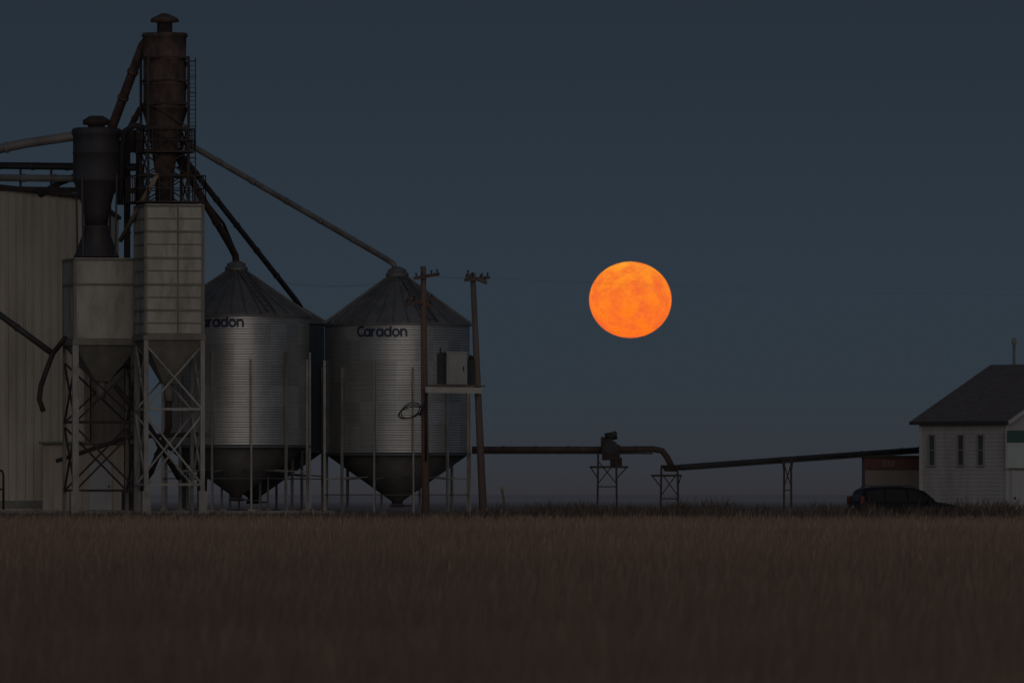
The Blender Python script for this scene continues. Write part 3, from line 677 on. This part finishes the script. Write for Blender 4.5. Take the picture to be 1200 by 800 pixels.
# ---------------- car ----------------
car=P(997,0,372)
T=Thing("parked_car","dark sport utility car parked beside the white house","car",(car.x+.1,372,0),rz=math.radians(17),local=True)
T.o.scale=(1.06,1,1)
ST=[(0,.45,.93,.99,.80,.68),(.06,.38,1.0,1.08,.86,.70),(.22,.34,1.03,1.5,.88,.66),(.4,.33,1.03,1.61,.89,.66),(1.0,.33,1.02,1.67,.9,.67),(1.7,.33,1.0,1.68,.9,.67),(2.3,.33,.99,1.63,.9,.66),(2.65,.33,.98,1.5,.9,.65),(3.12,.33,.98,1.1,.9,.70),(3.25,.33,.97,1.04,.9,.74),(3.8,.34,.93,.97,.88,.72),(4.12,.36,.82,.87,.84,.66),(4.28,.42,.68,.72,.76,.58)]
m=MB(); vs=[];fs=[]
def sec(s): 
    x,zb,zl,zr_,w,wr=s
    half=[(w-.08,zb),(w,zb+.12),(w+.01,(zb+zl)/2),(w-.01,zl-.06),(w-.04,zl),(wr,zr_-.05),(wr*.85,zr_),(wr*.4,zr_+.015)]
    return [(x,-a_,b_) for a_,b_ in half]+[(x,a_,b_) for a_,b_ in half[::-1]]
ns=16
for s_ in ST: vs+=sec(s_)
for i in range(len(ST)-1):
    for k in range(ns): k2=(k+1)%ns; fs.append((i*ns+k,(i+1)*ns+k,(i+1)*ns+k2,i*ns+k2))
fs.append(tuple(range(ns))); fs.append(tuple((len(ST)-1)*ns+k for k in range(ns))[::-1])
m.add(vs,fs,True); body=T.part("body",m,M['carpaint'])
def interp(x):
    for a_,b_ in zip(ST,ST[1:]):
        if a_[0]<=x<=b_[0]:
            f=(x-a_[0])/(b_[0]-a_[0]); return [a_[i]+(b_[i]-a_[i])*f for i in range(6)]
def sidept(x,t,sg):
    s_=interp(x); w0,z0=s_[4]-.04,s_[2]; w1,z1=s_[5],s_[3]-.05
    return (x,sg*(w0+(w1-w0)*t+.012),z0+(z1-z0)*t+.004)
for sg in (-1,1):
    for (xa,xb) in ((.32,.98),(1.06,1.9),(1.98,2.95)):
        m=MB(); n_=6; vs=[]
        for i in range(n_+1):
            x_=xa+(xb-xa)*i/n_; vs+=[sidept(x_,.1,sg),sidept(x_,.9,sg)]
        m.add(vs,[(2*i,2*i+2,2*i+3,2*i+1) for i in range(n_)]); T.part("window",m,M['carglass'])
    m=MB()
    m.path([(.5,sg*.6,1.66),(.6,sg*.6,1.72),(2.1,sg*.6,1.72),(2.2,sg*.6,1.66)],.02,6); T.part("roof_rail",m,M['plastic'])
    m=MB(); m.box((2.75,sg*1.0,1.05),(.14,.2,.14)); T.part("mirror",m,M['carpaint'])
    m=MB(); m.box((.1,sg*.76,1.12),(.16,.14,.36)); T.part("tail_light",m,M['tail'])
    m=MB(); m.box((4.14,sg*.66,.72),(.2,.3,.14)); T.part("headlight",m,M['lens'])
    for xx_ in (.85,3.42):
        Tt=MB(); 
        prof=[(.2,-.1),(.31,-.11),(.345,-.07),(.35,0),(.345,.07),(.31,.11),(.2,.1)]
        vs=[];fs=[];nn=28
        for r_,o_ in prof:
            for k in range(nn):
                t=2*math.pi*k/nn; vs.append((xx_+r_*math.cos(t),sg*.82+o_,.35+r_*math.sin(t)))
        for i in range(len(prof)-1):
            for k in range(nn): k2=(k+1)%nn; fs.append((i*nn+k,(i+1)*nn+k,(i+1)*nn+k2,i*nn+k2))
        wm=MB(); wm.tube((xx_,sg*.74,.35),(xx_,sg*.86,.35),.07,12); wh=T.part("wheel",wm,M['chrome'])
        Tt.add(vs,fs,True); T.part("tyre",Tt,M['black'],parent=wh)
        rm=MB(); rm.tube((xx_,sg*.80,.35),(xx_,sg*.84,.35),.2,20)
        for k in range(5):
            t=2*math.pi*k/5; rm.beam((xx_,sg*.9,.35),(xx_+.22*math.cos(t),sg*.9,.35+.22*math.sin(t)),.06,.03)
        T.part("rim",rm,M['chrome'],parent=wh)
m=MB(); m.add([(.055,-.6,1.1),(.055,.6,1.1),(.205,.56,1.47),(.205,-.56,1.47)],[(0,1,2,3)]); T.part("rear_window",m,M['carglass'])
m=MB(); m.add([(3.1,-.62,1.135),(3.1,.62,1.135),(2.68,.58,1.5),(2.68,-.58,1.5)],[(0,1,2,3)]); T.part("windscreen",m,M['carglass'])
m=MB(); m.box((-.02,0,.55),(.16,1.66,.24)); T.part("bumper",m,M['plastic'])
m=MB(); m.box((4.24,0,.5),(.14,1.5,.22)); T.part("bumper",m,M['plastic'])
m=MB(); m.box((-.01,0,.85),(.04,.34,.14)); T.part("number_plate",m,M['concrete'])

# ---------------- moon ----------------
md=8000; mc=P(738.7,351.2,md); mr=S(48.2,md)
me=bpy.data.meshes.new("moon")
bm=bmesh.new(); bmesh.ops.create_uvsphere(bm,u_segments=96,v_segments=64,radius=mr)
for v in bm.verts: v.co.z*=0.925
for f in bm.faces: f.smooth=True
bm.to_mesh(me); bm.free()
mm=bpy.data.materials.new("moon_surface_air_reddened"); mm.use_nodes=True; nt=mm.node_tree;N=nt.nodes;L=nt.links
for n_ in list(N):
    if n_.type!='OUTPUT_MATERIAL': N.remove(n_)
out=[n_ for n_ in N if n_.type=='OUTPUT_MATERIAL'][0]
em=N.new("ShaderNodeEmission"); L.new(em.outputs[0],out.inputs[0])
tc=N.new("ShaderNodeTexCoord"); vs_=N.new("ShaderNodeVectorMath"); vs_.operation='SCALE'; vs_.inputs["Scale"].default_value=1/mr; L.new(tc.outputs["Object"],vs_.inputs[0])
mpm=N.new("ShaderNodeMapping"); mpm.inputs["Location"].default_value=(5.3,2.2,1.4); L.new(vs_.outputs[0],mpm.inputs["Vector"])
n1=N.new("ShaderNodeTexNoise"); n1.inputs["Scale"].default_value=2.3; n1.inputs["Detail"].default_value=6; n1.inputs["Roughness"].default_value=.6; L.new(mpm.outputs["Vector"],n1.inputs["Vector"])
sp=N.new("ShaderNodeSeparateXYZ"); L.new(vs_.outputs[0],sp.inputs[0])
gr=N.new("ShaderNodeMapRange"); gr.inputs[1].default_value=-.95; gr.inputs[2].default_value=.95; L.new(sp.outputs[2],gr.inputs[0])  # reddening by the air painted into the moon's colour, redder towards the bottom
hi=N.new("ShaderNodeValToRGB"); e=hi.color_ramp.elements
e[0].position=0; e[0].color=(1.0,0.175,0.012,1); e[1].position=1; e[1].color=(1.0,0.40,0.03,1); q=e.new(.55); q.color=(1.0,.225,.018,1); q=e.new(.84); q.color=(1.0,.28,.02,1)
L.new(gr.outputs[0],hi.inputs[0])
r0=N.new("ShaderNodeMapRange"); r0.interpolation_type='SMOOTHSTEP'; r0.inputs[1].default_value=.36; r0.inputs[2].default_value=.62; r0.inputs[3].default_value=.75; r0.inputs[4].default_value=0; L.new(n1.outputs["Fac"],r0.inputs[0])
mx=N.new("ShaderNodeMix"); mx.data_type='RGBA'; L.new(r0.outputs[0],mx.inputs[0]); L.new(hi.outputs[0],mx.inputs[6]); mx.inputs[7].default_value=(.86,.125,.03,1)
n2=N.new("ShaderNodeTexNoise"); n2.inputs["Scale"].default_value=10; n2.inputs["Detail"].default_value=4; L.new(vs_.outputs[0],n2.inputs["Vector"])
r=N.new("ShaderNodeMapRange"); r.inputs[1].default_value=.3; r.inputs[2].default_value=.7; r.inputs[3].default_value=.92; r.inputs[4].default_value=1.1; L.new(n2.outputs["Fac"],r.inputs[0])
L.new(mx.outputs[2],em.inputs[0]); L.new(r.outputs[0],em.inputs[1])
me.materials.append(mm)
mo=link(bpy.data.objects.new("moon",me)); mo.location=mc; mo["label"]="big orange full moon hanging low in the dusk sky"; mo["category"]="moon"

# ---------------- world ----------------
w=bpy.data.worlds.new("World"); scene.world=w; w.use_nodes=True; nt=w.node_tree;N=nt.nodes;L=nt.links
bg=N["Background"]; wo=[n_ for n_ in N if n_.type=='OUTPUT_WORLD'][0]
tc=N.new("ShaderNodeTexCoord"); sp=N.new("ShaderNodeSeparateXYZ"); L.new(tc.outputs["Generated"],sp.inputs[0])
def lin(c): 
    return tuple(((v/255+.055)/1.055)**2.4 for v in c)
mr_=N.new("ShaderNodeMapRange"); mr_.inputs[1].default_value=-0.01; mr_.inputs[2].default_value=0.19; L.new(sp.outputs[2],mr_.inputs[0])
cr=N.new("ShaderNodeValToRGB"); el=cr.color_ramp.elements
def pos(z): return (z+.01)/.2
stops=[(0.0,(50,50,54)),(0.004,(50,54,60)),(0.011,(47,56,64)),(0.022,(45,56,66)),(0.036,(42,53,63)),(0.054,(38,48,58)),(0.19,(50,62,77))]
el[0].position=pos(stops[0][0]); el[0].color=(*lin(stops[0][1]),1); el[1].position=1; el[1].color=(*lin(stops[-1][1]),1)
for z_,c_ in stops[1:-1]:
    q=el.new(pos(z_)); q.color=(*lin(c_),1)
L.new(mr_.outputs[0],cr.inputs[0])
ny=N.new("ShaderNodeMath"); ny.operation='MULTIPLY'; ny.inputs[1].default_value=-1; L.new(sp.outputs[1],ny.inputs[0])
g1=N.new("ShaderNodeMapRange"); g1.interpolation_type='SMOOTHSTEP'; g1.inputs[1].default_value=0.0; g1.inputs[2].default_value=1.0; L.new(ny.outputs[0],g1.inputs[0])
g2=N.new("ShaderNodeMapRange"); g2.interpolation_type='SMOOTHSTEP'; g2.inputs[1].default_value=0.55; g2.inputs[2].default_value=0.0; L.new(sp.outputs[2],g2.inputs[0])
gm=N.new("ShaderNodeMath"); gm.operation='MULTIPLY'; L.new(g1.outputs[0],gm.inputs[0]); L.new(g2.outputs[0],gm.inputs[1])
gv=N.new("ShaderNodeVectorMath"); gv.operation='SCALE'; gv.inputs[0].default_value=(0.33,0.295,0.265); L.new(gm.outputs[0],gv.inputs["Scale"])
ad=N.new("ShaderNodeVectorMath"); ad.operation='ADD'; L.new(cr.outputs[0],ad.inputs[0]); L.new(gv.outputs[0],ad.inputs[1])
L.new(ad.outputs[0],bg.inputs[0]); bg.inputs[1].default_value=1.0
sky=N.new("ShaderNodeTexSky"); sky.sky_type='NISHITA'; sky.sun_disc=False; sky.sun_elevation=math.radians(0.5); sky.sun_rotation=math.radians(172)
b2=N.new("ShaderNodeBackground"); L.new(sky.outputs[0],b2.inputs[0]); b2.inputs[1].default_value=0.0004
ash=N.new("ShaderNodeAddShader"); L.new(bg.outputs[0],ash.inputs[0]); L.new(b2.outputs[0],ash.inputs[1]); L.new(ash.outputs[0],wo.inputs[0])

sl=bpy.data.lights.new("sun",'SUN'); sl.energy=0.37; sl.angle=math.radians(40); sl.color=(1,.89,.79)
so=link(bpy.data.objects.new("sun",sl)); so.location=(50,-100,60)
dirv=Vector((-0.14,1.0,-0.18)).normalized(); so.rotation_euler=dirv.to_track_quat('-Z','Y').to_euler()

# ---------------- camera ----------------
cam=bpy.data.cameras.new("camera"); cam.sensor_width=36; cam.lens=F*36/1200; cam.shift_y=(HZ-400)/1200
cam.clip_start=1; cam.clip_end=40000
cam.dof.use_dof=True; cam.dof.focus_distance=384; cam.dof.aperture_fstop=6.3
co=link(bpy.data.objects.new("camera",cam)); co.location=(0,0,CH); co.rotation_euler=(math.pi/2,0,0)
scene.camera=co
scene.view_settings.view_transform='Standard'; scene.view_settings.look='None'; scene.view_settings.exposure=0
